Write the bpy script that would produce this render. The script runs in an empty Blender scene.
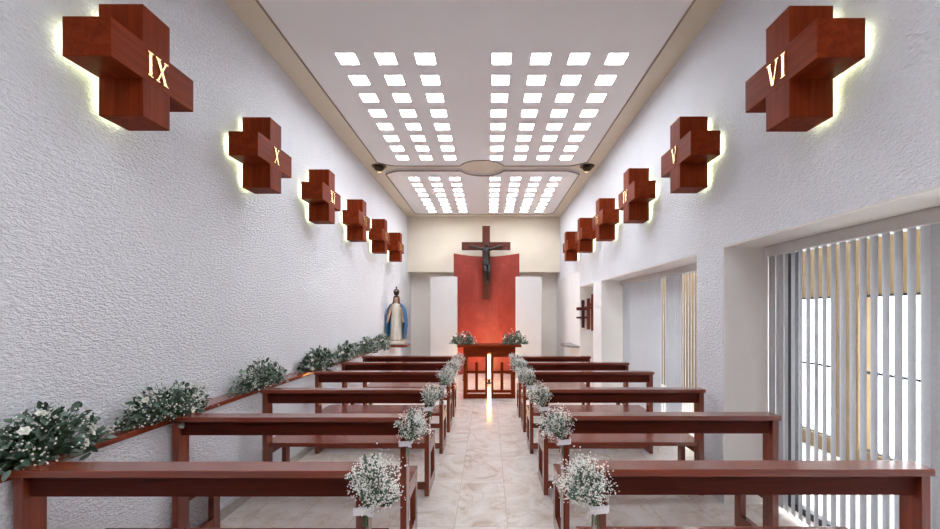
import bpy, bmesh, math, random
from mathutils import Vector, Matrix

S = bpy.context.scene
C = S.collection
CAMZ = 1.468
F = 415.0
R = math.radians

# ------------------------------------------------------------------ materials
def new_mat(name):
    m = bpy.data.materials.new(name)
    m.use_nodes = True
    nt = m.node_tree
    b = nt.nodes.get('Principled BSDF')
    return m, nt, b

def nd(nt, t, **kw):
    n = nt.nodes.new(t)
    for k, v in kw.items():
        if k in n.inputs.keys():
            n.inputs[k].default_value = v
        else:
            setattr(n, k, v)
    return n

def ramp(nt, fac, cols):
    r = nt.nodes.new('ShaderNodeValToRGB')
    els = r.color_ramp.elements
    while len(els) < len(cols):
        els.new(0.5)
    for e, (p, c) in zip(els, cols):
        e.position = p
        e.color = (*c, 1)
    nt.links.new(fac, r.inputs['Fac'])
    return r.outputs['Color']

def plain(name, col, rough=0.6, metal=0.0, var=0.06, scale=12.0, bump=0.0):
    m, nt, b = new_mat(name)
    tc = nd(nt, 'ShaderNodeTexCoord')
    n = nd(nt, 'ShaderNodeTexNoise', Scale=scale, Detail=4.0)
    nt.links.new(tc.outputs['Object'], n.inputs['Vector'])
    lo = tuple(c * (1 - var) for c in col)
    hi = tuple(min(1, c * (1 + var)) for c in col)
    nt.links.new(ramp(nt, n.outputs['Fac'], [(0.3, lo), (0.7, hi)]), b.inputs['Base Color'])
    b.inputs['Roughness'].default_value = rough
    b.inputs['Metallic'].default_value = metal
    if bump:
        bp = nd(nt, 'ShaderNodeBump', Strength=bump, Distance=0.004)
        nt.links.new(n.outputs['Fac'], bp.inputs['Height'])
        nt.links.new(bp.outputs['Normal'], b.inputs['Normal'])
    return m

def wood(name, axis, lo=(0.120, 0.0190, 0.0080), hi=(0.245, 0.0430, 0.0175), rough=0.26, coat=0.5, spec=0.5):
    m, nt, b = new_mat(name)
    tc = nd(nt, 'ShaderNodeTexCoord')
    mp = nd(nt, 'ShaderNodeMapping')
    sc = [26.0, 26.0, 26.0]
    sc[axis] = 1.6
    mp.inputs['Scale'].default_value = sc
    nt.links.new(tc.outputs['Object'], mp.inputs['Vector'])
    n = nd(nt, 'ShaderNodeTexNoise', Scale=1.0, Detail=6.0, Roughness=0.6, Distortion=0.8)
    nt.links.new(mp.outputs['Vector'], n.inputs['Vector'])
    nt.links.new(ramp(nt, n.outputs['Fac'], [(0.28, lo), (0.72, hi)]), b.inputs['Base Color'])
    b.inputs['Roughness'].default_value = rough
    b.inputs['Coat Weight'].default_value = coat
    b.inputs['Specular IOR Level'].default_value = spec
    b.inputs['Coat Roughness'].default_value = 0.14
    bp = nd(nt, 'ShaderNodeBump', Strength=0.08, Distance=0.002)
    nt.links.new(n.outputs['Fac'], bp.inputs['Height'])
    nt.links.new(bp.outputs['Normal'], b.inputs['Normal'])
    return m

def stucco(name, col, strength=1.0, dist=0.030):
    m, nt, b = new_mat(name)
    tc = nd(nt, 'ShaderNodeTexCoord')
    mp = nd(nt, 'ShaderNodeMapping')
    mp.inputs['Scale'].default_value = (1, 0.55, 1.25)
    mp.inputs['Rotation'].default_value = (R(24), 0, 0)
    nt.links.new(tc.outputs['Object'], mp.inputs['Vector'])
    n1 = nd(nt, 'ShaderNodeTexNoise', Scale=64.0, Detail=3.5, Roughness=0.62, Distortion=0.5)
    n2 = nd(nt, 'ShaderNodeTexNoise', Scale=110.0, Detail=2.0)
    n3 = nd(nt, 'ShaderNodeTexNoise', Scale=3.0, Detail=2.0)
    for n in (n1, n2):
        nt.links.new(mp.outputs['Vector'], n.inputs['Vector'])
    nt.links.new(tc.outputs['Object'], n3.inputs['Vector'])
    ad = nd(nt, 'ShaderNodeMath', operation='MULTIPLY_ADD')
    nt.links.new(n2.outputs['Fac'], ad.inputs[0])
    ad.inputs[1].default_value = 0.25
    nt.links.new(n1.outputs['Fac'], ad.inputs[2])
    bp = nd(nt, 'ShaderNodeBump', Strength=strength, Distance=dist)
    nt.links.new(ad.outputs[0], bp.inputs['Height'])
    nt.links.new(bp.outputs['Normal'], b.inputs['Normal'])
    lo = tuple(c * 0.97 for c in col)
    nt.links.new(ramp(nt, n3.outputs['Fac'], [(0.3, lo), (0.7, col)]), b.inputs['Base Color'])
    b.inputs['Roughness'].default_value = 0.85
    return m

def marble(name):
    m, nt, b = new_mat(name)
    tc = nd(nt, 'ShaderNodeTexCoord')
    mp = nd(nt, 'ShaderNodeMapping')
    mp.inputs['Location'].default_value = (0.23, -3.556 + 7.2, 0)
    nt.links.new(tc.outputs['Object'], mp.inputs['Vector'])
    br = nd(nt, 'ShaderNodeTexBrick', Scale=1.0)
    br.offset = 0.0
    br.inputs['Brick Width'].default_value = 0.365
    br.inputs['Row Height'].default_value = 0.72
    br.inputs['Mortar Size'].default_value = 0.0022
    br.inputs['Color1'].default_value = (0.0, 0.0, 0.0, 1)
    br.inputs['Color2'].default_value = (1, 1, 1, 1)
    br.inputs['Mortar'].default_value = (0.5, 0.5, 0.5, 1)
    nt.links.new(mp.outputs['Vector'], br.inputs['Vector'])
    # per-tile offset of the veining
    sc = nd(nt, 'ShaderNodeVectorMath', operation='SCALE')
    sc.inputs['Scale'].default_value = 7.6
    nt.links.new(br.outputs['Color'], sc.inputs[0])
    av = nd(nt, 'ShaderNodeVectorMath', operation='ADD')
    nt.links.new(sc.outputs[0], av.inputs[0])
    nt.links.new(tc.outputs['Object'], av.inputs[1])
    n1 = nd(nt, 'ShaderNodeTexNoise', Scale=3.2, Detail=7.0, Roughness=0.62, Distortion=1.4)
    nt.links.new(av.outputs[0], n1.inputs['Vector'])
    c1 = ramp(nt, n1.outputs['Fac'], [(0.30, (0.50, 0.41, 0.34)), (0.42, (0.63, 0.555, 0.50)), (0.55, (0.69, 0.64, 0.60)), (0.75, (0.73, 0.70, 0.68))])
    n2 = nd(nt, 'ShaderNodeTexNoise', Scale=1.1, Detail=5.0, Roughness=0.6, Distortion=2.2)
    nt.links.new(av.outputs[0], n2.inputs['Vector'])
    v = ramp(nt, n2.outputs['Fac'], [(0.485, (1, 1, 1)), (0.5, (0.78, 0.66, 0.52)), (0.515, (1, 1, 1))])
    mx = nd(nt, 'ShaderNodeMixRGB', blend_type='MULTIPLY')
    mx.inputs['Fac'].default_value = 0.6
    nt.links.new(c1, mx.inputs['Color1'])
    nt.links.new(v, mx.inputs['Color2'])
    mo = nd(nt, 'ShaderNodeMixRGB')
    nt.links.new(br.outputs['Fac'], mo.inputs['Fac'])
    nt.links.new(mx.outputs['Color'], mo.inputs['Color1'])
    mo.inputs['Color2'].default_value = (0.45, 0.40, 0.36, 1)
    nt.links.new(mo.outputs['Color'], b.inputs['Base Color'])
    b.inputs['Roughness'].default_value = 0.16
    return m

def emit(name, col, strength):
    m, nt, b = new_mat(name)
    b.inputs['Base Color'].default_value = (*col, 1)
    b.inputs['Emission Color'].default_value = (*col, 1)
    b.inputs['Emission Strength'].default_value = strength
    n = nd(nt, 'ShaderNodeTexNoise', Scale=30.0)
    r = ramp(nt, n.outputs['Fac'], [(0.0, tuple(c * .9 for c in col)), (1.0, col)])
    nt.links.new(r, b.inputs['Emission Color'])
    return m

def island(name, cols, rough=0.6, trans=0.0):
    m, nt, b = new_mat(name)
    g = nd(nt, 'ShaderNodeNewGeometry')
    nt.links.new(ramp(nt, g.outputs['Random Per Island'], cols), b.inputs['Base Color'])
    b.inputs['Roughness'].default_value = rough
    if trans:
        b.inputs['Transmission Weight'].default_value = 0.0
    return m

def vane_mat(name, k=1.0, tfac=0.30):
    m, nt, b = new_mat(name)
    out = nt.nodes['Material Output']
    b.inputs['Roughness'].default_value = 0.7
    tc = nd(nt, 'ShaderNodeTexCoord')
    n = nd(nt, 'ShaderNodeTexNoise', Scale=60.0, Detail=2.0)
    nt.links.new(tc.outputs['Object'], n.inputs['Vector'])
    col = ramp(nt, n.outputs['Fac'], [(0.3, (0.64 * k, 0.65 * k, 0.68 * k)), (0.7, (0.70 * k, 0.71 * k, 0.74 * k))])
    nt.links.new(col, b.inputs['Base Color'])
    tr = nd(nt, 'ShaderNodeBsdfTranslucent')
    nt.links.new(col, tr.inputs['Color'])
    mx = nd(nt, 'ShaderNodeMixShader')
    mx.inputs['Fac'].default_value = tfac
    nt.links.new(b.outputs[0], mx.inputs[1])
    nt.links.new(tr.outputs[0], mx.inputs[2])
    nt.links.new(mx.outputs[0], out.inputs['Surface'])
    return m

def pane_mat(name):
    m, nt, b = new_mat(name)
    out = nt.nodes['Material Output']
    b.inputs['Roughness'].default_value = 0.02
    b.inputs['Base Color'].default_value = (0.02, 0.025, 0.025, 1)
    tr = nd(nt, 'ShaderNodeBsdfTransparent')
    tr.inputs['Color'].default_value = (0.96, 0.975, 0.97, 1)
    mx = nd(nt, 'ShaderNodeMixShader')
    mx.inputs['Fac'].default_value = 0.04
    nt.links.new(tr.outputs[0], mx.inputs[1])
    nt.links.new(b.outputs[0], mx.inputs[2])
    nt.links.new(mx.outputs[0], out.inputs['Surface'])
    return m

def red_plaster(name):
    m, nt, b = new_mat(name)
    tc = nd(nt, 'ShaderNodeTexCoord')
    n = nd(nt, 'ShaderNodeTexNoise', Scale=4.0, Detail=8.0, Roughness=0.7, Distortion=0.6)
    nt.links.new(tc.outputs['Object'], n.inputs['Vector'])
    nt.links.new(ramp(nt, n.outputs['Fac'], [(0.3, (0.20, 0.026, 0.018)), (0.55, (0.265, 0.038, 0.027)), (0.75, (0.33, 0.060, 0.043))]), b.inputs['Base Color'])
    b.inputs['Roughness'].default_value = 0.5
    return m

M = dict(
    stucco=stucco('white_stucco', (0.87, 0.88, 0.925)),
    plaster=plain('cream_plaster', (0.72, 0.655, 0.55), 0.8, var=0.03, scale=3),
    plaster_back=plain('pale_cream_plaster', (0.86, 0.82, 0.76), 0.8, var=0.02, scale=3),
    plaster_white=plain('white_plaster', (0.80, 0.79, 0.79), 0.8, var=0.02, scale=3),
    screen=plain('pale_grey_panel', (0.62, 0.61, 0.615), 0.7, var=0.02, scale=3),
    reveal=plain('reveal_plaster', (0.82, 0.79, 0.75), 0.8, var=0.03, scale=3),
    ceil=plain('ceiling_paint', (0.80, 0.79, 0.80), 0.8, var=0.015, scale=2),
    cove=plain('beige_ceiling_border', (0.70, 0.63, 0.52), 0.8, var=0.02, scale=2),
    taupe=plain('taupe_shadow_line', (0.30, 0.22, 0.17), 0.7, var=0.05),  # colour of the shadow line drawn round the ceiling panels
    floor=marble('polished_marble'),
    skirting=plain('grey_stone', (0.42, 0.38, 0.35), 0.4, var=0.1),
    woodx=wood('wood_grain_across', 0), woody=wood('wood_grain_along', 1), woodz=wood('wood_grain_upright', 2),
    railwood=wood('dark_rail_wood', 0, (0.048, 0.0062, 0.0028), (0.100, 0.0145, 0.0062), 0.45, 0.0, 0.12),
    cwoodx=wood('cross_wood_across', 0, (0.120, 0.0130, 0.0028), (0.225, 0.0330, 0.0062), 0.5, 0.0, 0.06),
    cwoody=wood('cross_wood_along', 1, (0.120, 0.0130, 0.0028), (0.225, 0.0330, 0.0062), 0.5, 0.0, 0.06),
    cwoodz=wood('cross_wood_upright', 2, (0.120, 0.0130, 0.0028), (0.225, 0.0330, 0.0062), 0.5, 0.0, 0.06),
    darkwood=wood('dark_cross_wood', 2, (0.050, 0.0115, 0.0065), (0.105, 0.024, 0.0135), 0.6, 0.0, 0.2),
    gold=plain('polished_brass', (0.90, 0.66, 0.30), 0.25, 1.0, 0.03),
    bronze=plain('dark_bronze', (0.018, 0.016, 0.016), 0.42, 0.35, 0.2, 40),
    red=red_plaster('red_polished_plaster'),
    glow_block=emit('lit_glass_block', (0.92, 0.955, 1.0), 12.5),
    led=emit('led_glow', (0.93, 1.0, 0.66), 2.6),
    tube=emit('amber_tube_glow', (1.0, 0.50, 0.10), 42.0),
    lamp=emit('warm_lamp_glow', (1.0, 0.7, 0.35), 1.0),
    black=plain('black_metal', (0.012, 0.012, 0.014), 0.45, 0.3),
    darkmetal=plain('bronze_fitting', (0.06, 0.045, 0.025), 0.4, 0.7),
    vane=vane_mat('pale_fabric_vane'),
    vane_dim=vane_mat('dimmed_fabric_vane', 0.82, 0.10),  # same fabric as the other blinds, dimmer light painted into the colour
    pane=pane_mat('tinted_window_glass'),
    headrail=plain('painted_headrail', (0.62, 0.60, 0.58), 0.6, var=0.02),
    ochre=plain('ochre_exterior_plaster', (0.17, 0.105, 0.043), 0.85, var=0.12, scale=5),
    stone=plain('grey_shelf_stone', (0.23, 0.22, 0.22), 0.4, var=0.15),
    leaf=island('mixed_leaves', [(0.0, (0.020, 0.050, 0.024)), (0.35, (0.040, 0.088, 0.052)), (0.6, (0.085, 0.145, 0.105)), (0.85, (0.16, 0.23, 0.185)), (1.0, (0.24, 0.31, 0.26))], 0.5),
    stem=plain('green_stems', (0.06, 0.12, 0.045), 0.6, var=0.2),
    tiny=island('tiny_white_flowers', [(0.0, (0.66, 0.70, 0.60)), (0.3, (0.84, 0.85, 0.80)), (1.0, (0.92, 0.92, 0.90))], 0.7),
    petal=island('white_petals', [(0.0, (0.70, 0.72, 0.62)), (1.0, (0.86, 0.86, 0.80))], 0.6),
    ribbon=plain('white_satin_ribbon', (0.80, 0.80, 0.84), 0.35, var=0.03),
    blue=plain('blue_painted_mantle', (0.022, 0.14, 0.31), 0.45, var=0.25, scale=20),
    robe=plain('ivory_painted_robe', (0.74, 0.68, 0.58), 0.5, var=0.04),
    skin=plain('painted_skin', (0.60, 0.36, 0.25), 0.5, var=0.05),
    hair=plain('painted_brown_hair', (0.10, 0.055, 0.03), 0.5, var=0.1),
)

# ------------------------------------------------------------------ helpers
def link(o, parent=None):
    C.objects.link(o)
    if parent is not None:
        o.parent = parent
    return o

def obj(name, bm, mat, parent=None, smooth=False, loc=None):
    me = bpy.data.meshes.new(name)
    bmesh.ops.recalc_face_normals(bm, faces=bm.faces)
    bm.to_mesh(me)
    bm.free()
    for m in (mat if isinstance(mat, (list, tuple)) else [mat]):
        me.materials.append(m)
    if smooth:
        for p in me.polygons:
            p.use_smooth = True
    o = bpy.data.objects.new(name, me)
    if loc:
        o.location = loc
    return link(o, parent)

def tag(o, label, cat, group=None):
    o['label'] = label
    o['category'] = cat
    if group:
        o['group'] = group
    return o

def thing(name, label, cat, loc=(0, 0, 0), rz=0.0, group=None):
    o = bpy.data.objects.new(name, None)
    o.empty_display_size = 0.1
    o.location = loc
    o.rotation_euler = (0, 0, rz)
    link(o)
    return tag(o, label, cat, group)

def struct(name, bm, mat, parent=None, smooth=False):
    o = obj(name, bm, mat, parent, smooth)
    o['kind'] = 'structure'
    return o

def copy_tree(o, parent=None):
    c = o.copy()
    C.objects.link(c)
    if parent is not None:
        c.parent = parent
    for ch in o.children:
        copy_tree(ch, c)
    return c

def box(bm, x0, x1, y0, y1, z0, z1, bev=0.0):
    vs = [bm.verts.new((x, y, z)) for x in (x0, x1) for y in (y0, y1) for z in (z0, z1)]
    fs = [(0, 1, 3, 2), (4, 6, 7, 5), (0, 4, 5, 1), (2, 3, 7, 6), (0, 2, 6, 4), (1, 5, 7, 3)]
    faces = [bm.faces.new([vs[i] for i in f]) for f in fs]
    if bev:
        es = list({e for f in faces for e in f.edges})
        bmesh.ops.bevel(bm, geom=es, offset=bev, segments=2, profile=0.6, affect='EDGES')
    return faces

def nbox(*a, **k):
    bm = bmesh.new()
    box(bm, *a, **k)
    return bm

def prism(bm, pts, axis, a, b, bev=0.0):
    """pts: 2D outline; axis 'x','y','z' is the extrusion direction between a and b"""
    def P(p, t):
        return {'x': (t, p[0], p[1]), 'y': (p[0], t, p[1]), 'z': (p[0], p[1], t)}[axis]
    v0 = [bm.verts.new(P(p, a)) for p in pts]
    v1 = [bm.verts.new(P(p, b)) for p in pts]
    n = len(pts)
    fs = [bm.faces.new(v0), bm.faces.new(v1[::-1])]
    for i in range(n):
        fs.append(bm.faces.new((v0[i], v0[(i + 1) % n], v1[(i + 1) % n], v1[i])))
    if bev:
        es = list({e for f in fs for e in f.edges})
        bmesh.ops.bevel(bm, geom=es, offset=bev, segments=2, profile=0.6, affect='EDGES')

def lathe(bm, prof, cx=0, cy=0, n=24, sx=1.0, sy=1.0):
    rings = []
    for r, z in prof:
        rings.append([bm.verts.new((cx + sx * r * math.cos(2 * math.pi * i / n), cy + sy * r * math.sin(2 * math.pi * i / n), z)) for i in range(n)])
    for a, b in zip(rings, rings[1:]):
        for i in range(n):
            bm.faces.new((a[i], a[(i + 1) % n], b[(i + 1) % n], b[i]))
    bm.faces.new(rings[0][::-1])
    bm.faces.new(rings[-1])

def tube(bm, pts, r, n=6, r2=None):
    pts = [Vector(p) for p in pts]
    rings = []
    for i, p in enumerate(pts):
        t = (pts[min(i + 1, len(pts) - 1)] - pts[max(i - 1, 0)]).normalized()
        u = t.orthogonal().normalized()
        w = t.cross(u)
        rr = r if r2 is None else r + (r2 - r) * i / (len(pts) - 1)
        rings.append([bm.verts.new(p + u * rr * math.cos(2 * math.pi * k / n) + w * rr * math.sin(2 * math.pi * k / n)) for k in range(n)])
    for a, b in zip(rings, rings[1:]):
        for k in range(n):
            bm.faces.new((a[k], a[(k + 1) % n], b[(k + 1) % n], b[k]))
    bm.faces.new(rings[0][::-1])
    bm.faces.new(rings[-1])

def skin_mesh(name, verts, edges, radii, mat, parent, root=0, sub=2):
    me = bpy.data.meshes.new(name)
    me.from_pydata(verts, edges, [])
    o = bpy.data.objects.new(name, me)
    C.objects.link(o)
    md = o.modifiers.new('skin', 'SKIN')
    md.use_smooth_shade = True
    for i, r in enumerate(radii):
        me.skin_vertices[0].data[i].radius = r if isinstance(r, tuple) else (r, r)
        me.skin_vertices[0].data[i].use_root = (i == root)
    s = o.modifiers.new('sub', 'SUBSURF')
    s.levels = sub
    s.render_levels = sub
    dg = bpy.context.evaluated_depsgraph_get()
    nm = bpy.data.meshes.new_from_object(o.evaluated_get(dg))
    nm.name = name
    bpy.data.objects.remove(o)
    nm.materials.clear()
    nm.materials.append(mat)
    for p in nm.polygons:
        p.use_smooth = True
    o2 = bpy.data.objects.new(name, nm)
    return link(o2, parent)

# ------------------------------------------------------------------ dimensions
XL, XR = -2.02, 1.805          # upper left wall, right wall
XLED = -1.885                  # front of the half wall on the left
YB = 10.4                      # upper altar wall
YR = 10.9                      # recess behind the altar
Y0 = -2.4
ZC = 3.853                     # ceiling border
ZP = 3.813                     # underside of the panels

# ------------------------------------------------------------------ shell
struct('floor', nbox(-2.3, 3.9, Y0, 11.2, -0.12, 0.0), M['floor'])
bm = bmesh.new(); box(bm, XL - 0.2, XL, Y0, 11.1, 0, ZC + 0.2)
struct('wall_left', bm, M['stucco'])
bm = bmesh.new(); box(bm, XL, XLED, Y0, 8.95, 0.0, 0.808)
struct('wall_left_lower', bm, M['stucco'])
struct('trim_1', nbox(XL, XLED + 0.012, Y0, 8.97, 0.808, 0.838, bev=0.004), M['woody'])
struct('baseboard_left', nbox(XLED, XLED + 0.012, Y0, 8.95, 0.0, 0.07, bev=0.002), M['skirting'])
# right wall with two tall window openings and a niche: piers and a lintel
W2 = 2.40
ZL = 1.975
A0, A1 = 0.5, 3.19
B0, B1 = 3.584, 6.605
N0, N1 = 7.087, 8.14
bm = bmesh.new()
for a, b in ((Y0, A0), (A1, B0), (B1, N0), (N1, 11.1)):
    box(bm, XR, W2, a, b, 0, ZL)
box(bm, XR, W2, Y0, 11.1, ZL, ZC + 0.2)
struct('wall_right', bm, M['stucco'])
# smooth plaster linings of the reveals (thin plaster coats on the masonry)
bm = bmesh.new()
T = 0.012
for a, b in ((A0, A1), (B0, B1), (N0, N1)):
    box(bm, XR + 0.002, W2, a, a + T, 0, ZL)
    box(bm, XR + 0.002, W2, b - T, b, 0, ZL)
    box(bm, XR + 0.002, W2, a, b, ZL - T, ZL)
struct('trim_2', bm, M['reveal'])
struct('wall_niche', nbox(W2, W2 + 0.1, N0 - 0.3, N1 + 0.3, 0, ZL + 0.2), M['plaster_white'])
struct('wall_pier', nbox(XR - 0.006, XR, B1, N0, 0, ZL), M['plaster_white'])
struct('wall_niche_side', nbox(XR - 0.006, XR, N1, YR, 0, ZL + 0.30), M['plaster_white'])
struct('wall_altar', nbox(XL - 0.2, W2, YB, 11.1, 2.47, ZC + 0.2), M['plaster'])
struct('wall_back', nbox(XL - 0.2, W2, YR, 11.1, 0, 2.47), M['plaster_back'])
# white screens either side of the red panel
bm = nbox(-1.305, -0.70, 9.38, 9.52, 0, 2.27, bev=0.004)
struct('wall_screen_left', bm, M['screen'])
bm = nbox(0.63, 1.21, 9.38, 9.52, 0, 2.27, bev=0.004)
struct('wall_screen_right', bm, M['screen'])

# ceiling: beige border slab with two dropped panels pierced by glass blocks
struct('ceiling', nbox(XL - 0.2, W2, Y0, 11.1, ZC, ZC + 0.25), M['cove'])
PX0, PX1 = -1.738, 1.552
P1E, P2S, P2E = 6.655, 6.895, 9.93
CXM, CYM, CR = -0.092, 6.775, 0.37
COLS = [-1.302, -0.943, -0.580, 0.126, 0.487, 0.838, 1.190]
ROWS1 = [3.850 + 0.3517 * i for i in range(8)]
FILL_ROWS = [-0.72 + 0.3517 * i for i in range(6)]   # unseen bay of glowing blocks, added to brighten the near walls and pews
ROWS2 = [7.325 + 0.341 * i for i in range(8)]
HB = 0.087

def grid_panel(bm, xs, ys, holes, z0, z1):
    vd = {}
    def v(i, j):
        if (i, j) not in vd:
            vd[(i, j)] = bm.verts.new((xs[i], ys[j], z0))
        return vd[(i, j)]
    fs = []
    for i in range(len(xs) - 1):
        for j in range(len(ys) - 1):
            if (i, j) in holes:
                continue
            fs.append(bm.faces.new((v(i, j), v(i + 1, j), v(i + 1, j + 1), v(i, j + 1))))
    r = bmesh.ops.extrude_face_region(bm, geom=fs)
    for e in r['geom']:
        if isinstance(e, bmesh.types.BMVert):
            e.co.z = z1

def panel(rows, y0, y1):
    xs = [PX0]
    for c in COLS:
        xs += [c - HB, c + HB]
    xs.append(PX1)
    ys = [y0]
    for r in rows:
        ys += [r - HB, r + HB]
    ys.append(y1)
    holes = {(2 * i + 1, 2 * j + 1) for i in range(len(COLS)) for j in range(len(rows))}
    bm = bmesh.new()
    grid_panel(bm, xs, ys, holes, ZP, ZC)
    return bm

def notch_arc(ye, sgn, n=14):
    """points along the panel end from left to right, cut by the centre roundel (sgn: direction of the beam)"""
    h = abs(ye - CYM)
    a0 = math.asin(h / CR)
    pts = []
    for k in range(n + 1):
        a = math.pi - a0 - (math.pi - 2 * a0) * k / n
        pts.append((CXM + CR * math.cos(a), CYM - sgn * CR * math.sin(a)))
    return pts

def flare(xc, ye, sgn, side):
    # corner cut sweeping from the panel side into the beam
    pts = []
    for k in range(7):
        t = k / 6
        x = xc + side * 0.27 * t
        y = ye - sgn * 0.17 * (1 - t) ** 1.6
        pts.append((x, y))
    return pts

yA = ROWS1[-1] + HB + 0.005
bm = panel(FILL_ROWS + ROWS1, Y0, yA)
pts = [(PX0, yA)] + flare(PX0, P1E, 1, 1) + notch_arc(P1E, 1) + flare(PX1, P1E, 1, -1)[::-1] + [(PX1, yA)]
# the roundel dips below the last row line only between the two middle columns
prism(bm, pts, 'z', ZP, ZC)
CP1 = struct('ceiling_panel', bm, M['ceil'])
yB = ROWS2[0] - HB - 0.005
yC = ROWS2[-1] + HB
bm = panel(ROWS2, yB, yC)
pts = [(PX0, yB)] + flare(PX0, P2S, -1, 1) + notch_arc(P2S, -1) + flare(PX1, P2S, -1, -1)[::-1] + [(PX1, yB)]
prism(bm, pts, 'z', ZP, ZC)
pts = [(PX0, yC), (PX1, yC)]
rr = P2E - yC
pts += [(PX1 - 0.30 * (1 - math.cos(t)), yC + 0.01 + (rr - 0.01) * math.sin(t)) for t in [math.pi / 2 * k / 5 for k in range(6)]]
pts += [(PX0 + 0.30 * (1 - math.cos(t)), yC + 0.01 + (rr - 0.01) * math.sin(t)) for t in [math.pi / 2 * k / 5 for k in range(5, -1, -1)]]
prism(bm, pts, 'z', ZP, ZC)
struct('ceiling_panel', bm, M['ceil'])

def shadow_line(bm, pts, w=0.016, h=0.010):  # dark strip standing in for the shadow gap round each panel
    n = len(pts)
    P = [Vector((p[0], p[1], 0)) for p in pts]
    ring = []
    for i in range(n):
        a, b, c = P[i - 1], P[i], P[(i + 1) % n]
        d1 = (b - a); d2 = (c - b)
        d = (d1.normalized() + d2.normalized()) if d1.length > 1e-6 and d2.length > 1e-6 else (c - a)
        d.normalize()
        nn = Vector((-d.y, d.x, 0))
        ring.append([bm.verts.new((b.x + nn.x * q, b.y + nn.y * q, z)) for q, z in ((-w / 2, ZP - h), (w / 2, ZP - h), (w / 2, ZP + 0.004), (-w / 2, ZP + 0.004))])
    for i in range(n):
        a, b = ring[i], ring[(i + 1) % n]
        for k in range(4):
            bm.faces.new((a[k], a[(k + 1) % 4], b[(k + 1) % 4], b[k]))
def clean(pts):
    out = []
    for p in pts:
        if not out or (abs(p[0] - out[-1][0]) + abs(p[1] - out[-1][1])) > 1e-4:
            out.append(p)
    return out
bm = bmesh.new()
shadow_line(bm, clean([(PX0, Y0)] + flare(PX0, P1E, 1, 1) + notch_arc(P1E, 1) + flare(PX1, P1E, 1, -1)[::-1] + [(PX1, Y0)]))
shadow_line(bm, clean(flare(PX0, P2S, -1, 1) + notch_arc(P2S, -1) + flare(PX1, P2S, -1, -1)[::-1] + pts[2:]))
struct('panel_shadow_line', bm, M['taupe'])

ordn = ['first', 'second', 'third', 'fourth', 'fifth', 'sixth', 'seventh', 'eighth']
blk = nbox(-HB + 0.002, HB - 0.002, -HB + 0.002, HB - 0.002, 0, 0.028, bev=0.006)
blk_o = None
for rows, nm in ((ROWS1, 'near'), (ROWS2, 'far')):
    for j, y in enumerate(rows):
        for i, x in enumerate(COLS):
            if blk_o is None:
                o = blk_o = obj('glass_block_skylight', blk, M['glow_block'])
            else:
                o = blk_o.copy()
                C.objects.link(o)
            o.location = (x, y, ZP + 0.008)
            o.rotation_euler = (0, 0, 0)
            colname = (['leftmost', 'second from left', 'third from left', 'fourth from left', 'third from right', 'second from right', 'rightmost'])[i]
            tag(o, f'square skylight, {nm} ceiling panel, {ordn[j]} row from camera, {colname}', 'skylight', f'glass skylights in the {nm} ceiling panel')

for y in FILL_ROWS:  # added out-of-frame blocks, fill light over the first pews
    for x in COLS:
        o = blk_o.copy()
        C.objects.link(o)
        for k in list(o.keys()):
            del o[k]
        o.name = 'glow_block'
        o.location = (x, y, ZP + 0.008)
        o.parent = CP1

# eyeball spotlights at the ends of the ceiling beam
def spot_fixture(x, y, label):
    t = thing('ceiling_spotlight', label, 'spotlight', (x, y, ZC), 0, 'bronze ceiling spotlights')
    bm = bmesh.new()
    lathe(bm, [(0.115, -0.012), (0.118, 0.0)], n=24)
    obj('trim_ring', bm, M['darkmetal'], t)
    bm = bmesh.new()
    lathe(bm, [(0.02, -0.085), (0.055, -0.075), (0.078, -0.045), (0.082, -0.012)], n=20)
    obj('eyeball', bm, M['darkmetal'], t, smooth=True)
    bm = bmesh.new()
    lathe(bm, [(0.03, -0.004), (0.032, 0.004)], n=16)
    o = obj('lamp_lens', bm, M['lamp'], t, loc=(0, 0.045, -0.078))
    o.rotation_euler = (R(40), 0, 0)
    return t
spot_fixture(-1.78, 6.78, 'bronze eyeball ceiling spotlight above the left wall')
spot_fixture(1.62, 6.78, 'bronze eyeball ceiling spotlight above the right wall')

# wall behind the camera
bm = bmesh.new()
box(bm, XL - 0.2, W2, Y0 - 0.15, Y0, 0, ZC + 0.25)
struct('wall_entrance', bm, M['woodz'])

# ------------------------------------------------------------------ outside the windows
bm = bmesh.new()
XO = 3.55
zt, zb = CAMZ + 0.046 * XO, CAMZ - 0.37 * XO
posts_y = [(-2.4, -1.8), (3.98, 4.28), (5.7, 11.6)]
box(bm, XO, XO + 0.12, -2.4, 11.6, zt, 2.75)
box(bm, XO, XO + 0.12, -2.4, 11.6, -0.12, zb)
for a, b in posts_y:
    box(bm, XO, XO + 0.12, a, b, zb, zt)
struct('wall_outside', bm, M['ochre'])
bm = bmesh.new()
for z in (zt - 0.011, CAMZ - 0.161 * XO, zb):
    for a, b in ((-1.8, 3.98), (4.28, 5.7)):
        box(bm, XO + 0.03, XO + 0.06, a, b, z - 0.012, z + 0.012)
struct('trim_3', bm, M['black'])

def window(n, ys, ye):
    bm = bmesh.new()
    x0, x1 = 2.27, 2.32
    box(bm, x0, x1, ys + 0.013, ys + 0.085, 0.001, ZL - 0.013)
    box(bm, x0, x1, ye - 0.11, ye - 0.013, 0.001, ZL - 0.013)
    box(bm, x0, x1, ys + 0.085, ye - 0.11, ZL - 0.06, ZL - 0.013)
    box(bm, x0, x1, ys + 0.085, ye - 0.11, 0.001, 0.05)
    w = struct(f'window_{n}', bm, M['black'])
    obj('glass_pane', nbox(2.292, 2.298, ys + 0.085, ye - 0.11, 0.05, ZL - 0.06), M['pane'], w)
    return w
window(1, A0, A1)
window(2, B0, B1)

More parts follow.
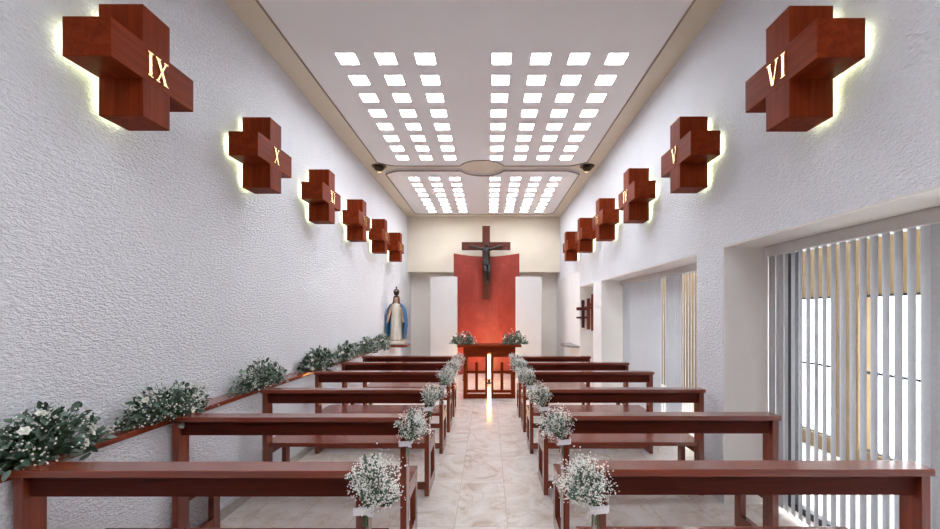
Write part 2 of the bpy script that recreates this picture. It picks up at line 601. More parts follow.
# ------------------------------------------------------------------ vertical blinds
rnd = random.Random(5)
def blind(label, y0, y1, pitch, angle, fabric='vane'):
    t = thing('vertical_blind', label, 'blind', (2.145, y0, 0), 0, 'vertical blinds in the right wall windows')
    obj('headrail', nbox(-0.045, 0.02, 0.004, y1 - y0 - 0.004, 1.89, ZL - 0.014, bev=0.004), M['headrail'], t)
    n = int((y1 - y0 - 0.07) / pitch) + 1
    for i in range(n):
        y = 0.04 + pitch * i
        if i == n - 1:
            y += 0.012
        a = angle(y0 + y) + rnd.uniform(-1.5, 1.5)
        bm = bmesh.new()
        prof = [(0.038 * u, 0.004 * (1 - u * u)) for u in (-1, -.5, 0, .5, 1)]
        lo = [(y_, x_) for y_, x_ in prof]
        pts = [(x_, y_) for y_, x_ in lo] + [(x_ + 0.0015, y_) for y_, x_ in reversed(lo)]
        prism(bm, pts, 'z', 0.035, 1.895)
        o = obj('vane', bm, M[fabric], t, loc=(0, y, 0))
        o.rotation_euler = (0, 0, -R(a))
    return t
blind('pale vertical blind in the nearest window, partly open', 0.77 - 0.068 * 3, A1 - 0.02, 0.068, lambda y: 0 if y > 3.03 else 20 if y > 2.0 else (-14 if y > 1.72 else 75), 'vane_dim')
blind('white vertical blind in the far window, nearer half, with dark gaps', B0 + 0.02, 5.12, 0.062, lambda y: 26 if y < 4.58 else (0 if y < 4.95 else 16))
blind('white closed vertical blind in the far window, farther half', 5.14, B1 - 0.02, 0.068, lambda y: -6)

# ------------------------------------------------------------------ pews
def pew(label, side, d, x_aisle, x_out):
    W = abs(x_out - x_aisle)
    cx = (x_aisle + x_out) / 2
    t = thing('church_pew', label, 'pew', (cx, d, 0), 0, 'wooden pews ' + ('left' if side < 0 else 'right') + ' of the aisle')
    h = W / 2
    p = h - 0.010
    pw = 0.037
    obj('back_cap', nbox(-h, h, 0, 0.105, 0.822, 0.85, bev=0.004), M['woodx'], t)
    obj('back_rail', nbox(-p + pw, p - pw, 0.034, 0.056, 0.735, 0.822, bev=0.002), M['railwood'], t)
    bm = bmesh.new()
    q = 0.002
    prism(bm, [(-p + pw + q, 0.03), (p - pw - q, 0.03), (p - pw - q, 0.103), (p, 0.103), (p, 0.405), (-p, 0.405), (-p, 0.103), (-p + pw + q, 0.103)], 'z', 0.388, 0.42, bev=0.004)
    obj('seat', bm, M['woodx'], t)
    obj('stretcher', nbox(-p + pw, p - pw, 0.035, 0.06, 0.045, 0.10, bev=0.003), M['woodx'], t)
    for s in (-1, 1):
        xa, xb = sorted((s * p, s * (p - pw)))
        obj('post', nbox(xa, xb, 0.010, 0.101, 0, 0.822, bev=0.003), M['woodz'], t)
        obj('front_leg', nbox(xa, xb, 0.325, 0.395, 0.0, 0.388, bev=0.003), M['woodz'], t)
        obj('foot_rail', nbox(xa, xb, 0.101, 0.325, 0.0, 0.095, bev=0.003), M['woody'], t)
        obj('seat_bearer', nbox(xa, xb, 0.101, 0.325, 0.315, 0.388, bev=0.003), M['woody'], t)
    return t
near = ['nearest the camera', 'second from the camera', 'third from the camera', 'fourth from the camera', 'fifth from the camera', 'farthest from the camera, closest to the altar']
DL = [1.612, 2.43, 3.29, 4.28, 5.04, 5.78]
DR = [1.627, 2.466, 3.31, 4.28, 5.05, 5.76]
XLA = [-0.470, -0.470, -0.459, -0.457, -0.456, -0.46]
XLO = [-1.866, -1.868, -1.806, -1.80, -1.79, -1.76]
XRA = [0.420, 0.440, 0.437, 0.424, 0.420, 0.417]
XRO = [1.758, 1.745, 1.739, 1.717, 1.724, 1.43]
for i in range(6):
    pew(f'red-brown wooden pew left of the aisle, {near[i]}', -1, DL[i], XLA[i], XLO[i])
    pew((f'red-brown wooden pew right of the aisle, {near[i]}' if i < 5 else 'shortest red-brown pew, right of the aisle, closest to the altar'), 1, DR[i], XRA[i], XRO[i])

# ------------------------------------------------------------------ flowers
def leafmesh(bm, p, d, up, L, Wd, fold=0.25):
    d = d.normalized()
    side = d.cross(up)
    if side.length < 1e-4:
        side = d.orthogonal()
    side.normalize()
    nrm = side.cross(d)
    prof = [(0.0, 0.10), (0.3, 0.85), (0.6, 1.0), (0.85, 0.6), (1.0, 0.0)]
    Ls, Rs, Ms = [], [], []
    for u, w in prof:
        c = p + d * (L * u) - nrm * (L * 0.25 * u * u)
        Ms.append(bm.verts.new(c))
        if w > 0:
            Ls.append(bm.verts.new(c + side * (w * Wd / 2) + nrm * (fold * w * Wd / 2)))
            Rs.append(bm.verts.new(c - side * (w * Wd / 2) + nrm * (fold * w * Wd / 2)))
    for i in range(3):
        bm.faces.new((Ms[i], Ms[i + 1], Ls[i + 1], Ls[i]))
        bm.faces.new((Ms[i], Rs[i], Rs[i + 1], Ms[i + 1]))
    bm.faces.new((Ms[3], Ms[4], Ls[3]))
    bm.faces.new((Ms[3], Rs[3], Ms[4]))

OCT = [(1, 0, 0), (-1, 0, 0), (0, 1, 0), (0, -1, 0), (0, 0, 1), (0, 0, -1)]
OCF = [(0, 2, 4), (2, 1, 4), (1, 3, 4), (3, 0, 4), (2, 0, 5), (1, 2, 5), (3, 1, 5), (0, 3, 5)]
def bud(bm, p, r, rd):
    q = Matrix.Rotation(rd.uniform(0, 6.28), 3, Vector((rd.gauss(0, 1), rd.gauss(0, 1), rd.gauss(0, 1) + 0.01)))
    vs = [bm.verts.new(p + q @ (Vector(o) * r * rd.uniform(0.75, 1.2))) for o in OCT]
    for f in OCF:
        bm.faces.new([vs[i] for i in f])

def bloom(bm, p, d, r, rd):
    for ring, (k, tilt, s) in enumerate(((6, 0.9, 1.0), (5, 0.5, 0.75), (3, 0.2, 0.5))):
        u = d.orthogonal().normalized()
        w = d.cross(u).normalized()
        for i in range(k):
            a = 2 * math.pi * (i + 0.5 * ring) / k
            o = (u * math.cos(a) + w * math.sin(a)) * math.sin(tilt) + d * math.cos(tilt)
            leafmesh(bm, p, o, d, r * s, r * s * 0.9, 0.3)

def dirn(rd):
    while True:
        v = Vector((rd.uniform(-1, 1), rd.uniform(-1, 1), rd.uniform(-1, 1)))
        if 0.05 < v.length < 1:
            return v.normalized()

def arrangement(label, loc, a, b, c, seed, nl=260, nf=240, nb=5, lo=-0.15, rz=0.0, group=None, leaf=1.0, tiny=1.0):
    """a,b,c: half sizes along local x, y, z; sits on z=0"""
    rd = random.Random(seed)
    t = thing('flower_arrangement', label, 'flower arrangement', loc, rz, group)
    bl, bs, bf = bmesh.new(), bmesh.new(), bmesh.new()
    ledge = bool(group and 'ledge' in group)
    core = Vector((0, 0, 0.0))
    for i in range(nl):
        v = dirn(rd)
        v.z = abs(v.z) * 1.0 + lo
        f = rd.uniform(0.35, 0.92) ** 0.8
        p = Vector((v.x * a * f, v.y * b * f, max(0.012, v.z * c * f)))
        if ledge:
            p.x = max(p.x, -0.05)
            if p.x > 0.085 and i % 2:
                p.x = min(p.x, 0.105)
                p.z = rd.uniform(-0.035, 0.05)
        if i % 4 == 0:
            tube(bs, [core + Vector((p.x * .4, p.y * .4, 0.012)), p * 0.6 + Vector((0, 0, .012)), p], 0.002, 4, 0.0012)
        d = Vector((v.x * a, v.y * b, v.z * c + 0.02)).normalized() + dirn(rd) * 0.75
        if ledge and p.x < -0.02:
            d.x = abs(d.x) * 0.6 + 0.1
        if p.z < 0.03 and d.z < 0 and not (ledge and p.x > 0.085):
            d.z = abs(d.z) * 0.3
        L = rd.uniform(0.03, 0.062) * leaf
        leafmesh(bl, p, d, dirn(rd) + Vector((0, 0, 1)), L, L * rd.uniform(0.35, 0.75))
    for i in range(nf // 8):
        v = dirn(rd)
        v.z = abs(v.z) + lo * 0.3
        cc = Vector((v.x * a, v.y * b, max(0.03, v.z * c))) * rd.uniform(0.75, 1.02)
        if ledge:
            cc.x = max(cc.x, -0.045)
        for k in range(8):
            q = cc + Vector((rd.gauss(0, 1), rd.gauss(0, 1), rd.gauss(0, 1))) * 0.022
            q.z = max(q.z, 0.01)
            bud(bf, q, rd.uniform(0.0035, 0.0068) * tiny, rd)
        tube(bs, [cc * 0.4 + Vector((0, 0, .01)), cc], 0.0012, 4)
    for i in range(nb):
        v = dirn(rd)
        v.z = abs(v.z) * 0.7 + 0.05
        v.x = abs(v.x) if group and 'ledge' in group else v.x
        d = Vector((v.x, v.y, v.z)).normalized()
        p = Vector((d.x * a * 0.85, d.y * b * 0.85, max(0.03, d.z * c * 0.9)))
        bb = bmesh.new()
        bloom(bb, p, d, rd.uniform(0.018, 0.027), rd)
        obj('white_flower', bb, M['petal'], t)
    obj('foliage', bl, M['leaf'], t)['kind'] = 'stuff'
    obj('stem', bs, M['stem'], t)['kind'] = 'stuff'
    obj('small_flowers', bf, M['tiny'], t)['kind'] = 'stuff'
    return t

LZ = 0.838
xl = -1.935
G = 'greenery arrangements on the left wall ledge'
specs = [(1.80, 0.14, 0.29, 0.24), (2.50, 0.14, 0.36, 0.225), (3.52, 0.14, 0.43, 0.24), (4.72, 0.145, 0.47, 0.245), (5.66, 0.145, 0.50, 0.245), (6.62, 0.145, 0.50, 0.24), (7.50, 0.145, 0.46, 0.25)]
lab = ['greenery and white flower arrangement on the ledge, nearest the camera at the left edge',
       'greenery with white flowers on the ledge, second from the camera',
       'greenery with white flowers on the ledge, third from the camera',
       'green and white arrangement on the ledge, fourth from the camera',
       'green and white arrangement on the ledge, fifth from the camera',
       'green and white arrangement on the ledge, sixth from the camera',
       'green and white arrangement on the ledge, farthest, beside the statue']
for i, (y, a, b, c) in enumerate(specs):
    arrangement(lab[i], (xl, y, LZ), a, b, c, 40 + i, nl=(640, 520, 480, 420, 420, 420, 420)[i], nf=(360, 620, 560, 420, 420, 420, 420)[i], nb=7, group=G, lo=-0.1, leaf=0.85 if i < 3 else 1.2)
GA = 'flower arrangements on the altar'
arrangement('green and white flowers on the left end of the altar table', (-0.43, 7.22, 0.907), 0.24, 0.15, 0.25, 71, nl=330, nf=300, nb=4, group=GA)
arrangement('green and white flowers on the right end of the altar table', (0.46, 7.22, 0.907), 0.24, 0.15, 0.26, 72, nl=330, nf=260, nb=4, group=GA)

def bouquet(label, px, py, side, seed, big=1.0, leafy=False):
    """px: outer x of the pew's aisle post; side -1: left pew (spray leans to +x)"""
    rd = random.Random(seed)
    s = -side
    xm = px - s * 0.020
    t = thing('pew_bouquet', label, 'bouquet', (xm, py, 0.70), 0, 'baby\'s breath bouquets on the ' + ('left' if side < 0 else 'right') + ' pews')
    bf, bs, bl = bmesh.new(), bmesh.new(), bmesh.new()
    neck = Vector((s * 0.032, -0.018, 0.0))
    cen = Vector((s * 0.068, -0.03, 0.115))
    for i in range(int(84 * big)):
        v = dirn(rd)
        f = rd.uniform(0.45, 1.0)
        q = cen + Vector((v.x * 0.095, v.y * 0.075, v.z * 0.088)) * f * big ** 0.3 * (1.1 if i % 7 == 0 else 1.0)
        if abs(q.x) < 0.03 and q.y > -0.012 and q.z < 0.14:
            q.y = -0.02
        mid = neck.lerp(q, 0.5) + Vector((0, 0, 0.012))
        tube(bs, [neck, mid, q], 0.0011, 3)
        for k in range(12):
            w = q + Vector((rd.gauss(0, 1), rd.gauss(0, 1), rd.gauss(0, 1))) * 0.015
            if abs(w.x) < 0.022 and w.y > -0.008:
                w.y = -0.012
            bud(bf, w, rd.uniform(0.0025, 0.0048), rd)
        if i % 2 == 0:
            d = (q - neck).normalized() + dirn(rd) * 0.4
            leafmesh(bl, neck.lerp(q, rd.uniform(.5, .9)), d, Vector((0, -1, .3)), rd.uniform(.03, .05), 0.014)
    for k in range(5):
        o = Vector((rd.uniform(-.008, .008), rd.uniform(-.004, .004), 0))
        tube(bs, [neck + o * .5 + Vector((0, 0, .03)), neck + o, neck + o * 2 + Vector((0, 0, -.062 - .012 * (k % 3)))], 0.0028, 5)
    if leafy:
        for k, dx in enumerate((-0.004, 0.006)):
            leafmesh(bl, Vector((s * (0.03 + dx), -0.02, 0.12)), Vector((s * (0.12 + 3 * dx), 0.1, 0.42)), Vector((0, -1, 0.2)), 0.10, 0.018)
    obj('small_flowers', bf, M['tiny'], t)['kind'] = 'stuff'
    obj('stem', bs, M['stem'], t)['kind'] = 'stuff'
    obj('foliage', bl, M['leaf'], t)['kind'] = 'stuff'
    # ribbon: a band round post and stems, with two tails
    bm = bmesh.new()
    xs = [-0.0215, 0.0215] if s > 0 else [-0.0215, 0.0215]
    x0, x1 = -0.0215, 0.0215
    if s > 0:
        x1 = 0.045
    else:
        x0 = -0.045
    y0, y1 = -0.030, 0.0835
    outer = [(x0, y0 + .008), (x0 + .008, y0), (x1 - .008, y0), (x1, y0 + .008), (x1, y1), (x0, y1)]
    th = 0.0018
    inner = [(x0 + th, y0 + .008), (x0 + .008, y0 + th), (x1 - .008, y0 + th), (x1 - th, y0 + .008), (x1 - th, y1 - th), (x0 + th, y1 - th)]
    zr0, zr1 = -0.015, 0.016
    vo = [[bm.verts.new((x, y, z + 0.003 * math.sin(40 * x))) for x, y in outer] for z in (zr0, zr1)]
    vi = [[bm.verts.new((x, y, z + 0.003 * math.sin(40 * x))) for x, y in inner] for z in (zr0, zr1)]
    n = len(outer)
    for i in range(n):
        j = (i + 1) % n
        bm.faces.new((vo[0][i], vo[0][j], vo[1][j], vo[1][i]))
        bm.faces.new((vi[0][i], vi[1][i], vi[1][j], vi[0][j]))
        bm.faces.new((vo[0][i], vi[0][i], vi[0][j], vo[0][j]))
        bm.faces.new((vo[1][i], vo[1][j], vi[1][j], vi[1][i]))
    rb = obj('ribbon', bm, M['ribbon'], t)
    for k in (-1, 1):   # bow tails
        bm = bmesh.new()
        b0 = Vector((s * 0.034 + k * 0.004, y0 - 0.001, 0.0))
        leafmesh(bm, b0, Vector((s * 0.8, -0.25, 0.5 * k)), Vector((0, -1, 0)), 0.032, 0.018, 0.1)
        obj('ribbon_tail', bm, M['ribbon'], rb)
    return t
bl_l = ['white baby\'s breath bouquet tied to the left pew nearest the camera', 'white baby\'s breath bouquet on the second left pew from the camera', 'white baby\'s breath bouquet on the third left pew from the camera', 'white baby\'s breath bouquet on the fourth left pew from the camera', 'white baby\'s breath bouquet on the fifth left pew from the camera', 'white baby\'s breath bouquet on the left pew closest to the altar']
for i in range(6):
    bouquet(bl_l[i], XLA[i] - 0.010, DL[i] + 0.012, -1, 100 + i, 1.35 if i == 0 else 1.1, leafy=(i in (0, 1)))
    bouquet(bl_l[i].replace('left', 'right'), XRA[i] + 0.010, DR[i] + 0.012, 1, 120 + i, 1.35 if i == 0 else 1.1)

# ------------------------------------------------------------------ stations: deep wooden crosses with lit backs
def stroke(bm, p0, p1, w, z0, z1):
    p0, p1 = Vector(p0), Vector(p1)
    d = (p1 - p0).normalized()
    # horizontal cut ends
    hx = w / max(0.3, abs(d.y)) / 2
    prism(bm, [(p0.x - hx, p0.y), (p0.x + hx, p0.y), (p1.x + hx, p1.y), (p1.x - hx, p1.y)], 'z', z0, z1)

def numeral(text, H=0.125):
    bm = bmesh.new()
    wI, wV, wX, gap = 0.034, 0.095, 0.088, 0.014
    ws = {'I': wI, 'V': wV, 'X': wX}
    tot = sum(ws[c] for c in text) + gap * (len(text) - 1)
    x = -tot / 2
    zt_, zb_ = H / 2, -H / 2
    def serif(cx, y, w=0.034):
        yy = y - 0.006 if y > 0 else y
        prism(bm, [(cx - w / 2, yy), (cx + w / 2, yy), (cx + w / 2, yy + 0.006), (cx - w / 2, yy + 0.006)], 'z', 0, 0.008)
    for k, c in enumerate(text):
        w = ws[c]
        m = x + w / 2
        dz = 0.0004 * k
        if c == 'I':
            stroke(bm, (m, zb_ + .003), (m, zt_ - .003), 0.018, 0, 0.0075)
            serif(m, zb_); serif(m, zt_)
        elif c == 'V':
            stroke(bm, (m, zb_), (x + 0.018, zt_ - .003), 0.018, 0, 0.0075)
            stroke(bm, (m + .003, zb_), (x + w - 0.016, zt_ - .003), 0.008, 0, 0.007)
            serif(x + 0.018, zt_); serif(x + w - 0.016, zt_, 0.028)
        else:
            stroke(bm, (x + w - 0.018, zb_ + .003), (x + 0.018, zt_ - .003), 0.018, 0, 0.0075)
            stroke(bm, (x + 0.016, zb_ + .003), (x + w - 0.016, zt_ - .003), 0.008, 0, 0.007)
            serif(x + 0.018, zt_); serif(x + w - 0.018, zb_); serif(x + w - 0.016, zt_, 0.028); serif(x + 0.016, zb_, 0.028)
        x += w + gap
    return bm

def station(num, wallx, y, zc, nx, label, fit=None):
    """local frame: +x out of the wall, y along the wall (reading direction), z up"""
    side = 'left' if nx > 0 else 'right'
    t = thing('station_cross', label, 'cross', (wallx, y, zc), 0 if nx > 0 else math.pi, f'lit wooden numbered crosses on the {side} wall')
    g, dp, A, hw = 0.036, 0.262, 0.272, 0.090
    Zh, Zw = 0.285, 0.093
    obj('upright', nbox(g, dp, -hw, hw, -Zh, Zh, bev=0.003), M['cwoodz'], t)
    bm = bmesh.new()
    box(bm, g + 0.001, dp + 0.0015, -A, A, -Zw, Zw, bev=0.003)
    cb = obj('crossbar', bm, M['cwoody'], t)
    # LED strips along the hidden back
    bm = bmesh.new()
    i = 0.022
    plus = [(-hw + i, -Zh + i), (hw - i, -Zh + i), (hw - i, -Zw + i), (A - i, -Zw + i), (A - i, Zw - i), (hw - i, Zw - i), (hw - i, Zh - i), (-hw + i, Zh - i), (-hw + i, Zw - i), (-A + i, Zw - i), (-A + i, -Zw + i), (-hw + i, -Zw + i)]
    prism(bm, plus, 'x', g - 0.012, g)
    obj('led_strip', bm, M['led'], t)
    bm = bmesh.new()
    prism(bm, [(-0.03, -0.03), (0.03, -0.03), (0.03, 0.03), (-0.03, 0.03)], 'x', 0, g - 0.012)
    obj('wall_bracket', bm, M['black'], t)
    bm = numeral(num)
    if len(num) > 3:
        bmesh.ops.scale(bm, vec=(0.78, 1, 1), verts=bm.verts)
    # text plane (x right, y up, z out) -> (z, x, y)
    for v in bm.verts:
        v.co = Vector((dp + 0.0015 + v.co.z, v.co.x, v.co.y))
    obj('numeral', bm, M['gold'], cb)
    return t
ZS = 2.753
posn = ['nearest the camera', 'second from the camera', 'third from the camera', 'fourth from the camera', 'fifth from the camera', 'farthest from the camera']
for i, n in enumerate(['IX', 'X', 'XI', 'XII', 'XIII', 'XIV']):
    station(n, XL, 2.204 + 1.237 * i, ZS + 0.004 * i, 1, f'thick wooden cross numbered {n} on the left wall, {posn[i]}')
for i, n in enumerate(['VI', 'V', 'IV', 'III', 'II', 'I']):
    station(n, XR, 2.215 + 1.213 * i, ZS + 0.004 * i, -1, f'thick wooden cross numbered {n} on the right wall, {posn[i]}')

# ------------------------------------------------------------------ altar wall
# concave red panel
bm = bmesh.new()
yc, sag, hwid, xc = 9.54, 0.54, 0.755, -0.035
n = 28
def redp(u, off):
    return (xc + hwid * u, yc + sag * (1 - u * u) + off)
inn = [redp(-1 + 2 * k / n, 0) for k in range(n + 1)]
out = [redp(1 - 2 * k / n, 0.06) for k in range(n + 1)]
prism(bm, inn + out, 'z', 0, 2.816)
o = obj('curved_altar_panel', bm, M['red'])
tag(o, 'tall concave red plaster panel standing behind the altar', 'wall panel')

t = thing('crucifix', 'dark wooden crucifix with bronze figure hanging on the red panel', 'crucifix', (-0.045, 9.95, 1.77))
obj('upright', nbox(-0.092, 0.092, 0, 0.11, 0, 1.765, bev=0.004), M['darkwood'], t)
bm = bmesh.new()
zc0, zc1 = 1.375 - 0.185, 1.375
box(bm, -0.585, 0.585, -0.002, 0.09, zc0, zc1, bev=0.004)
obj('crossbar', bm, M['darkwood'], t)
Zb = 1.77
V = [(0.0, -0.085, 0.90), (0.01, -0.09, 1.02), (0.0, -0.10, 1.12), (0.0, -0.09, 1.195),           # pelvis, waist, chest, neck base
     (0.0, -0.10, 1.235), (0.012, -0.115, 1.285), (0.016, -0.115, 1.335),                             # neck, head, crown
     (-0.10, -0.075, 1.19), (-0.22, -0.055, 1.235), (-0.36, -0.04, 1.275), (-0.41, -0.035, 1.285),   # left arm
     (0.10, -0.075, 1.19), (0.22, -0.055, 1.235), (0.36, -0.04, 1.275), (0.41, -0.035, 1.285),
     (-0.05, -0.085, 0.84), (-0.01, -0.15, 0.66), (0.02, -0.07, 0.44), (0.015, -0.085, 0.37),
     (0.055, -0.085, 0.84), (0.085, -0.15, 0.64), (0.055, -0.065, 0.43), (0.04, -0.085, 0.35)]
E = [(0, 1), (1, 2), (2, 3), (3, 4), (4, 5), (5, 6), (3, 7), (7, 8), (8, 9), (9, 10), (3, 11), (11, 12), (12, 13), (13, 14), (0, 15), (15, 16), (16, 17), (17, 18), (0, 19), (19, 20), (20, 21), (21, 22)]
Rr = [0.072, 0.062, 0.085, 0.055, 0.034, 0.052, 0.040, 0.042, 0.030, 0.022, 0.026, 0.042, 0.030, 0.022, 0.026, 0.052, 0.042, 0.027, 0.030, 0.052, 0.042, 0.027, 0.030]
fig = skin_mesh('figure', V, E, Rr, M['bronze'], t)
fig['label'] = 'dark bronze figure with outstretched arms'
bm = bmesh.new()
lathe(bm, [(0.085, 0.80), (0.098, 0.84), (0.088, 0.92), (0.078, 0.95)], 0.0, -0.087, 16, 1.0, 0.8)
obj('loincloth', bm, M['bronze'], fig, smooth=True)

# altar table with two open frames holding small crosses
t = thing('altar_table', 'wooden altar table with two cross-framed openings before the red panel', 'altar', (0.022, 7.03, 0))
obj('table_top', nbox(-0.545, 0.545, -0.03, 0.46, 0.872, 0.907, bev=0.004), M['cwoodx'], t)
bm = bmesh.new()
box(bm, -0.42, 0.42, 0.012, 0.037, 0.775, 0.872, bev=0.002)
obj('apron', bm, M['cwoodx'], t)
obj('apron', nbox(-0.42, 0.42, 0.40, 0.425, 0.775, 0.872, bev=0.002), M['cwoodx'], t)
for sx in (-1, 1):
    for y in (0.0, 0.385):
        xa, xb = sorted((sx * 0.44, sx * 0.385))
        obj('leg', nbox(xa, xb, y, y + 0.055, 0.0, 0.872, bev=0.003), M['cwoodz'], t)
for sx in (-1, 1):
    f0, f1 = sorted((sx * 0.385, sx * 0.035))
    y0, y1 = 0.008, 0.045
    obj('top_rail', nbox(f0, f1, y0, y1, 0.705, 0.775, bev=0.003), M['cwoodx'], t)
    xi0, xi1 = sorted((sx * 0.035, sx * 0.070))
    obj('inner_stile', nbox(xi0, xi1, y0, y1, 0.0, 0.705, bev=0.003), M['cwoodz'], t)
    xr0, xr1 = sorted((sx * 0.385, sx * 0.070))
    obj('bottom_rail', nbox(xr0, xr1, y0, y1, 0.0, 0.075, bev=0.003), M['cwoodx'], t)
    obj('bottom_rail', nbox(xr0, xr1, y0, y1, 0.10, 0.145, bev=0.003), M['cwoodx'], t)
    mx = sx * 0.215
    obj('cross_upright', nbox(mx - 0.024, mx + 0.024, y0 + .002, y1 - .002, 0.145, 0.615, bev=0.003), M['cwoodz'], t)
    bm = bmesh.new()
    a0, a1 = sorted((sx * 0.385, sx * 0.070))
    box(bm, a0, a1, y0 + .001, y1 - .003, 0.425, 0.468, bev=0.003)
    obj('cross_arm', bm, M['cwoodx'], t)

# amber tube lamp on the floor behind the altar
t = thing('floor_lamp', 'glowing amber tube lamp on the floor behind the altar', 'lamp', (0.022, 8.55, 0))
bm = bmesh.new(); lathe(bm, [(0.07, 0), (0.07, 0.015), (0.02, 0.02), (0.02, 0.10)], n=20)
obj('base', bm, M['black'], t)
bm = bmesh.new(); lathe(bm, [(0.020, 0.10), (0.022, 0.11), (0.022, 0.58), (0.015, 0.59)], n=16)
obj('tube', bm, M['tube'], t, smooth=True)

t = thing('floor_uplight', 'small black floor uplight aimed at the red panel behind the altar', 'lamp', (-0.487, 8.9, 0))
bm = bmesh.new(); lathe(bm, [(0.06, 0), (0.06, 0.02), (0.045, 0.03), (0.055, 0.11)], n=20)
obj('housing', bm, M['black'], t)
bm = bmesh.new(); lathe(bm, [(0.045, 0.111), (0.046, 0.116)], n=16)
obj('lamp_lens', bm, M['lamp'], t)

# ------------------------------------------------------------------ statue on its shelf
sx_, sy_ = -1.80, 8.16
bm = bmesh.new()
prism(bm, [(XLED + 0.012, sy_ - 0.24), (-1.62, sy_ - 0.24), (-1.56, sy_ - 0.17), (-1.56, sy_ + 0.20), (XLED + 0.012, sy_ + 0.20)], 'z', 0.79, 0.838, bev=0.004)
o = obj('wall_shelf', bm, M['woody'])
tag(o, 'small red-brown wooden shelf under the blue-cloaked statue', 'shelf')
t = thing('robed_statue', 'painted statue of a crowned woman in a blue mantle on the left wall shelf', 'statue', (sx_, sy_, 0.838), 0.0)
bm = bmesh.new()
lathe(bm, [(0.155, 0), (0.165, 0.015), (0.16, 0.045), (0.13, 0.075), (0.09, 0.085)], n=24, sy=0.8)
obj('cloud_base', bm, M['robe'], t, smooth=True)
# figure: one continuous body
V = [(0, 0, 0.45), (0, 0, 0.58), (0, 0, 0.69), (0, 0, 0.765), (0, -0.008, 0.81), (0.004, -0.022, 0.87), (0.004, -0.018, 0.925),
     (-0.085, 0, 0.74), (-0.135, -0.03, 0.60), (-0.150, -0.085, 0.48), (-0.158, -0.105, 0.42),
     (0.085, 0, 0.74), (0.135, -0.03, 0.60), (0.150, -0.085, 0.48), (0.158, -0.105, 0.42),
     (-0.05, 0, 0.40), (-0.05, -0.005, 0.22), (-0.05, -0.01, 0.10), (0.05, 0, 0.40), (0.05, -0.005, 0.22), (0.05, -0.01, 0.10)]
E = [(0, 1), (1, 2), (2, 3), (3, 4), (4, 5), (5, 6), (3, 7), (7, 8), (8, 9), (9, 10), (3, 11), (11, 12), (12, 13), (13, 14), (0, 15), (15, 16), (16, 17), (0, 18), (18, 19), (19, 20)]
Rr = [0.085, 0.07, 0.08, 0.055, 0.028, 0.05, 0.042, 0.042, 0.03, 0.022, 0.017, 0.042, 0.03, 0.022, 0.017, 0.055, 0.045, 0.03, 0.055, 0.045, 0.03]
wom = skin_mesh('figure', V, E, Rr, M['skin'], t)
def folds(bm, prof, n, sy, amp, k, a0=0.0, a1=2 * math.pi, close=True, th=0.0):
    rings = []
    m = n if close else n + 1
    for r, z in prof:
        ring = []
        for i in range(m):
            a = a0 + (a1 - a0) * i / n
            q = r * (1 + amp * math.sin(k * a) * (1 if z < 0.6 else 0.3))
            ring.append(bm.verts.new((q * math.cos(a), sy * q * math.sin(a), z)))
        rings.append(ring)
    for a, b in zip(rings, rings[1:]):
        for i in range(m if close else m - 1):
            bm.faces.new((a[i], a[(i + 1) % m], b[(i + 1) % m], b[i]))
    if close:
        bm.faces.new(rings[0][::-1]); bm.faces.new(rings[-1])
    return rings
bm = bmesh.new()
folds(bm, [(0.135, 0.07), (0.130, 0.12), (0.115, 0.30), (0.108, 0.44), (0.098, 0.55), (0.092, 0.60), (0.105, 0.70), (0.095, 0.77), (0.045, 0.805)], 40, 0.85, 0.06, 10)
obj('robe', bm, M['robe'], wom, smooth=True)
# mantle: open-fronted cape hanging over both arms
bm = bmesh.new()
prof = [(0.175, 0.10), (0.195, 0.22), (0.210, 0.36), (0.208, 0.48), (0.198, 0.60), (0.178, 0.70), (0.138, 0.772), (0.068, 0.815)]
r1 = folds(bm, prof, 34, 0.80, 0.06, 9, R(-36), R(216), close=False)
r2 = folds(bm, [(r - 0.012, z) for r, z in prof], 34, 0.80, 0.06, 9, R(-36), R(216), close=False)
for ra, rb in ((r1[0], r2[0]), (r1[-1], r2[-1])):
    for i in range(len(ra) - 1):
        bm.faces.new((ra[i], ra[i + 1], rb[i + 1], rb[i]))
for k in range(len(r1) - 1):
    bm.faces.new((r1[k][0], r1[k + 1][0], r2[k + 1][0], r2[k][0]))
    bm.faces.new((r1[k][-1], r1[k + 1][-1], r2[k + 1][-1], r2[k][-1]))
obj('mantle', bm, M['blue'], wom, smooth=True)
bm = bmesh.new()
r1 = folds(bm, [(0.078, 0.79), (0.070, 0.83), (0.064, 0.88), (0.058, 0.925), (0.036, 0.953), (0.008, 0.962)], 24, 1.0, 0.03, 8, R(-50), R(230), close=False)
obj('hair', bm, M['hair'], wom, smooth=True)
bm = bmesh.new()
lathe(bm, [(0.046, 0.962), (0.048, 0.985), (0.058, 1.02), (0.052, 1.035)], n=16)
for k in range(8):
    a = 2 * math.pi * k / 8
    tube(bm, [(0.055 * math.cos(a), 0.055 * math.sin(a), 1.02), (0.045 * math.cos(a), 0.045 * math.sin(a), 1.06), (0, 0, 1.09)], 0.006, 5)
box(bm, -0.006, 0.006, -0.006, 0.006, 1.085, 1.135)
box(bm, -0.02, 0.02, -0.005, 0.005, 1.105, 1.117)
obj('crown', bm, M['darkmetal'], wom)

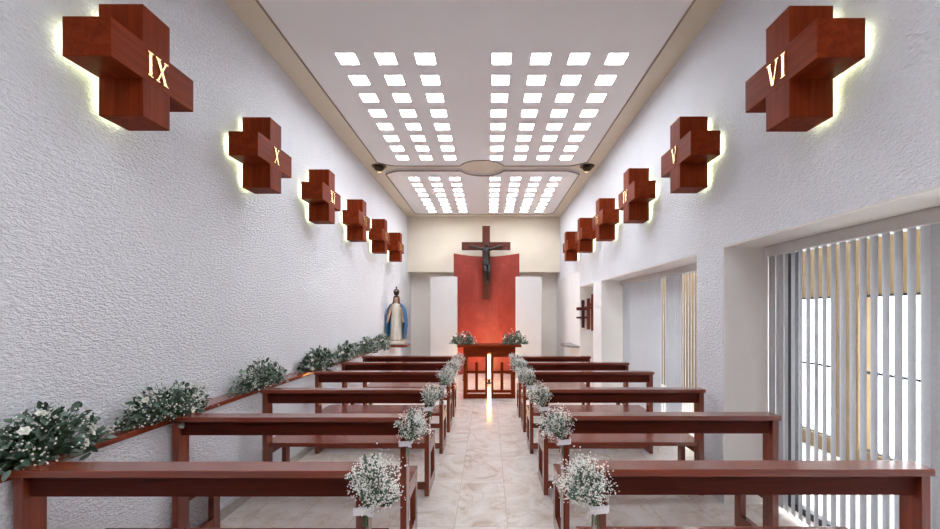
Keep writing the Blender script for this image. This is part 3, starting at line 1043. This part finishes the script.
# ------------------------------------------------------------------ right niche: three wooden crosses and a stone shelf
def small_cross(label, x, y, z0, h, w, th, arms, mat):
    t = thing('wooden_cross', label, 'cross', (x, y, z0), 0, 'small wooden crosses by the niche')
    obj('upright', nbox(-th, th, 0, 0.06, 0, h, bev=0.003), mat, t)
    for za, wa, ta in arms:
        bm = bmesh.new()
        box(bm, -wa, wa, -0.012, 0.03, za - ta, za + ta, bev=0.003)
        obj('crossbar', bm, mat, t)
    return t
small_cross('short dark wooden cross with two bars beside the niche, leftmost of three', 1.85, 8.05, 1.16, 0.54, 0.2, 0.026, [(0.20, 0.13, 0.018), (0.37, 0.13, 0.030)], M['darkwood'])
small_cross('taller brown wooden cross, middle of the three by the niche', 1.935, 7.965, 1.13, 0.60, 0.2, 0.028, [(0.42, 0.07, 0.025)], M['woodz'])
small_cross('tallest brown wooden cross, rightmost of the three by the niche', 2.00, 7.88, 1.11, 0.70, 0.2, 0.032, [(0.50, 0.07, 0.03)], M['woodz'])
bm = bmesh.new()
pts = []
for k in range(13):
    a = math.pi * k / 12
    pts.append((XR - 0.006 - 0.27 * math.sin(a), 8.12 + 0.52 + 0.5 * math.cos(a)))
prism(bm, pts, 'z', 0.762, 0.80, bev=0.004)
o = obj('stone_shelf', bm, M['stone'])
tag(o, 'rounded grey stone shelf on the right wall beside the niche', 'shelf')

# ------------------------------------------------------------------ light
w = bpy.data.worlds.new('sky')
S.world = w
w.use_nodes = True
nt = w.node_tree
bg = nt.nodes['Background']
sky = nt.nodes.new('ShaderNodeTexSky')
sky.sky_type = 'HOSEK_WILKIE'
sky.turbidity = 8.0
mxn = nt.nodes.new('ShaderNodeMixRGB')
mxn.inputs['Fac'].default_value = 0.92
mxn.inputs['Color2'].default_value = (0.92, 0.955, 1.0, 1)
nt.links.new(sky.outputs['Color'], mxn.inputs['Color1'])
nt.links.new(mxn.outputs['Color'], bg.inputs['Color'])
bg.inputs['Strength'].default_value = 7.0

def spot(name, loc, target, power, col, angle, blend=0.8, size=0.08):
    l = bpy.data.lights.new(name, 'SPOT')
    l.energy = power
    l.color = col
    l.spot_size = R(angle)
    l.spot_blend = blend
    l.shadow_soft_size = size
    o = bpy.data.objects.new(name, l)
    o.location = loc
    o.rotation_euler = (Vector(target) - Vector(loc)).to_track_quat('-Z', 'Y').to_euler()
    C.objects.link(o)
    return o
spot('spot_lamp', (-1.70, 6.92, 3.70), (-0.3, 10.4, 3.0), 22, (1.0, 0.80, 0.55), 56)
spot('spot_lamp', (1.54, 6.92, 3.70), (0.2, 10.4, 3.0), 22, (1.0, 0.80, 0.55), 56)

spot('uplight_lamp', (-0.487, 8.9, 0.14), (0.02, 10.0, 0.85), 110, (1.0, 0.55, 0.22), 95, 1.0, 0.05)

# ------------------------------------------------------------------ camera
cam = bpy.data.cameras.new('camera')
cam.sensor_fit = 'HORIZONTAL'
cam.sensor_width = 36.0
cam.lens = F / 940 * 36.0
cam.shift_x = (470 - 488) / 940
cam.shift_y = (312 - 264.5) / 940
cam.clip_start = 0.05
co = bpy.data.objects.new('camera', cam)
co.location = (0, 0, CAMZ)
co.rotation_euler = (R(90), 0, 0)
C.objects.link(co)
S.camera = co

S.view_settings.view_transform = 'Standard'
S.view_settings.look = 'None'
S.view_settings.gamma = 1.0
S.view_settings.use_curve_mapping = False
S.view_settings.exposure = 0.68
S.cycles.max_bounces = 10
S.cycles.diffuse_bounces = 6
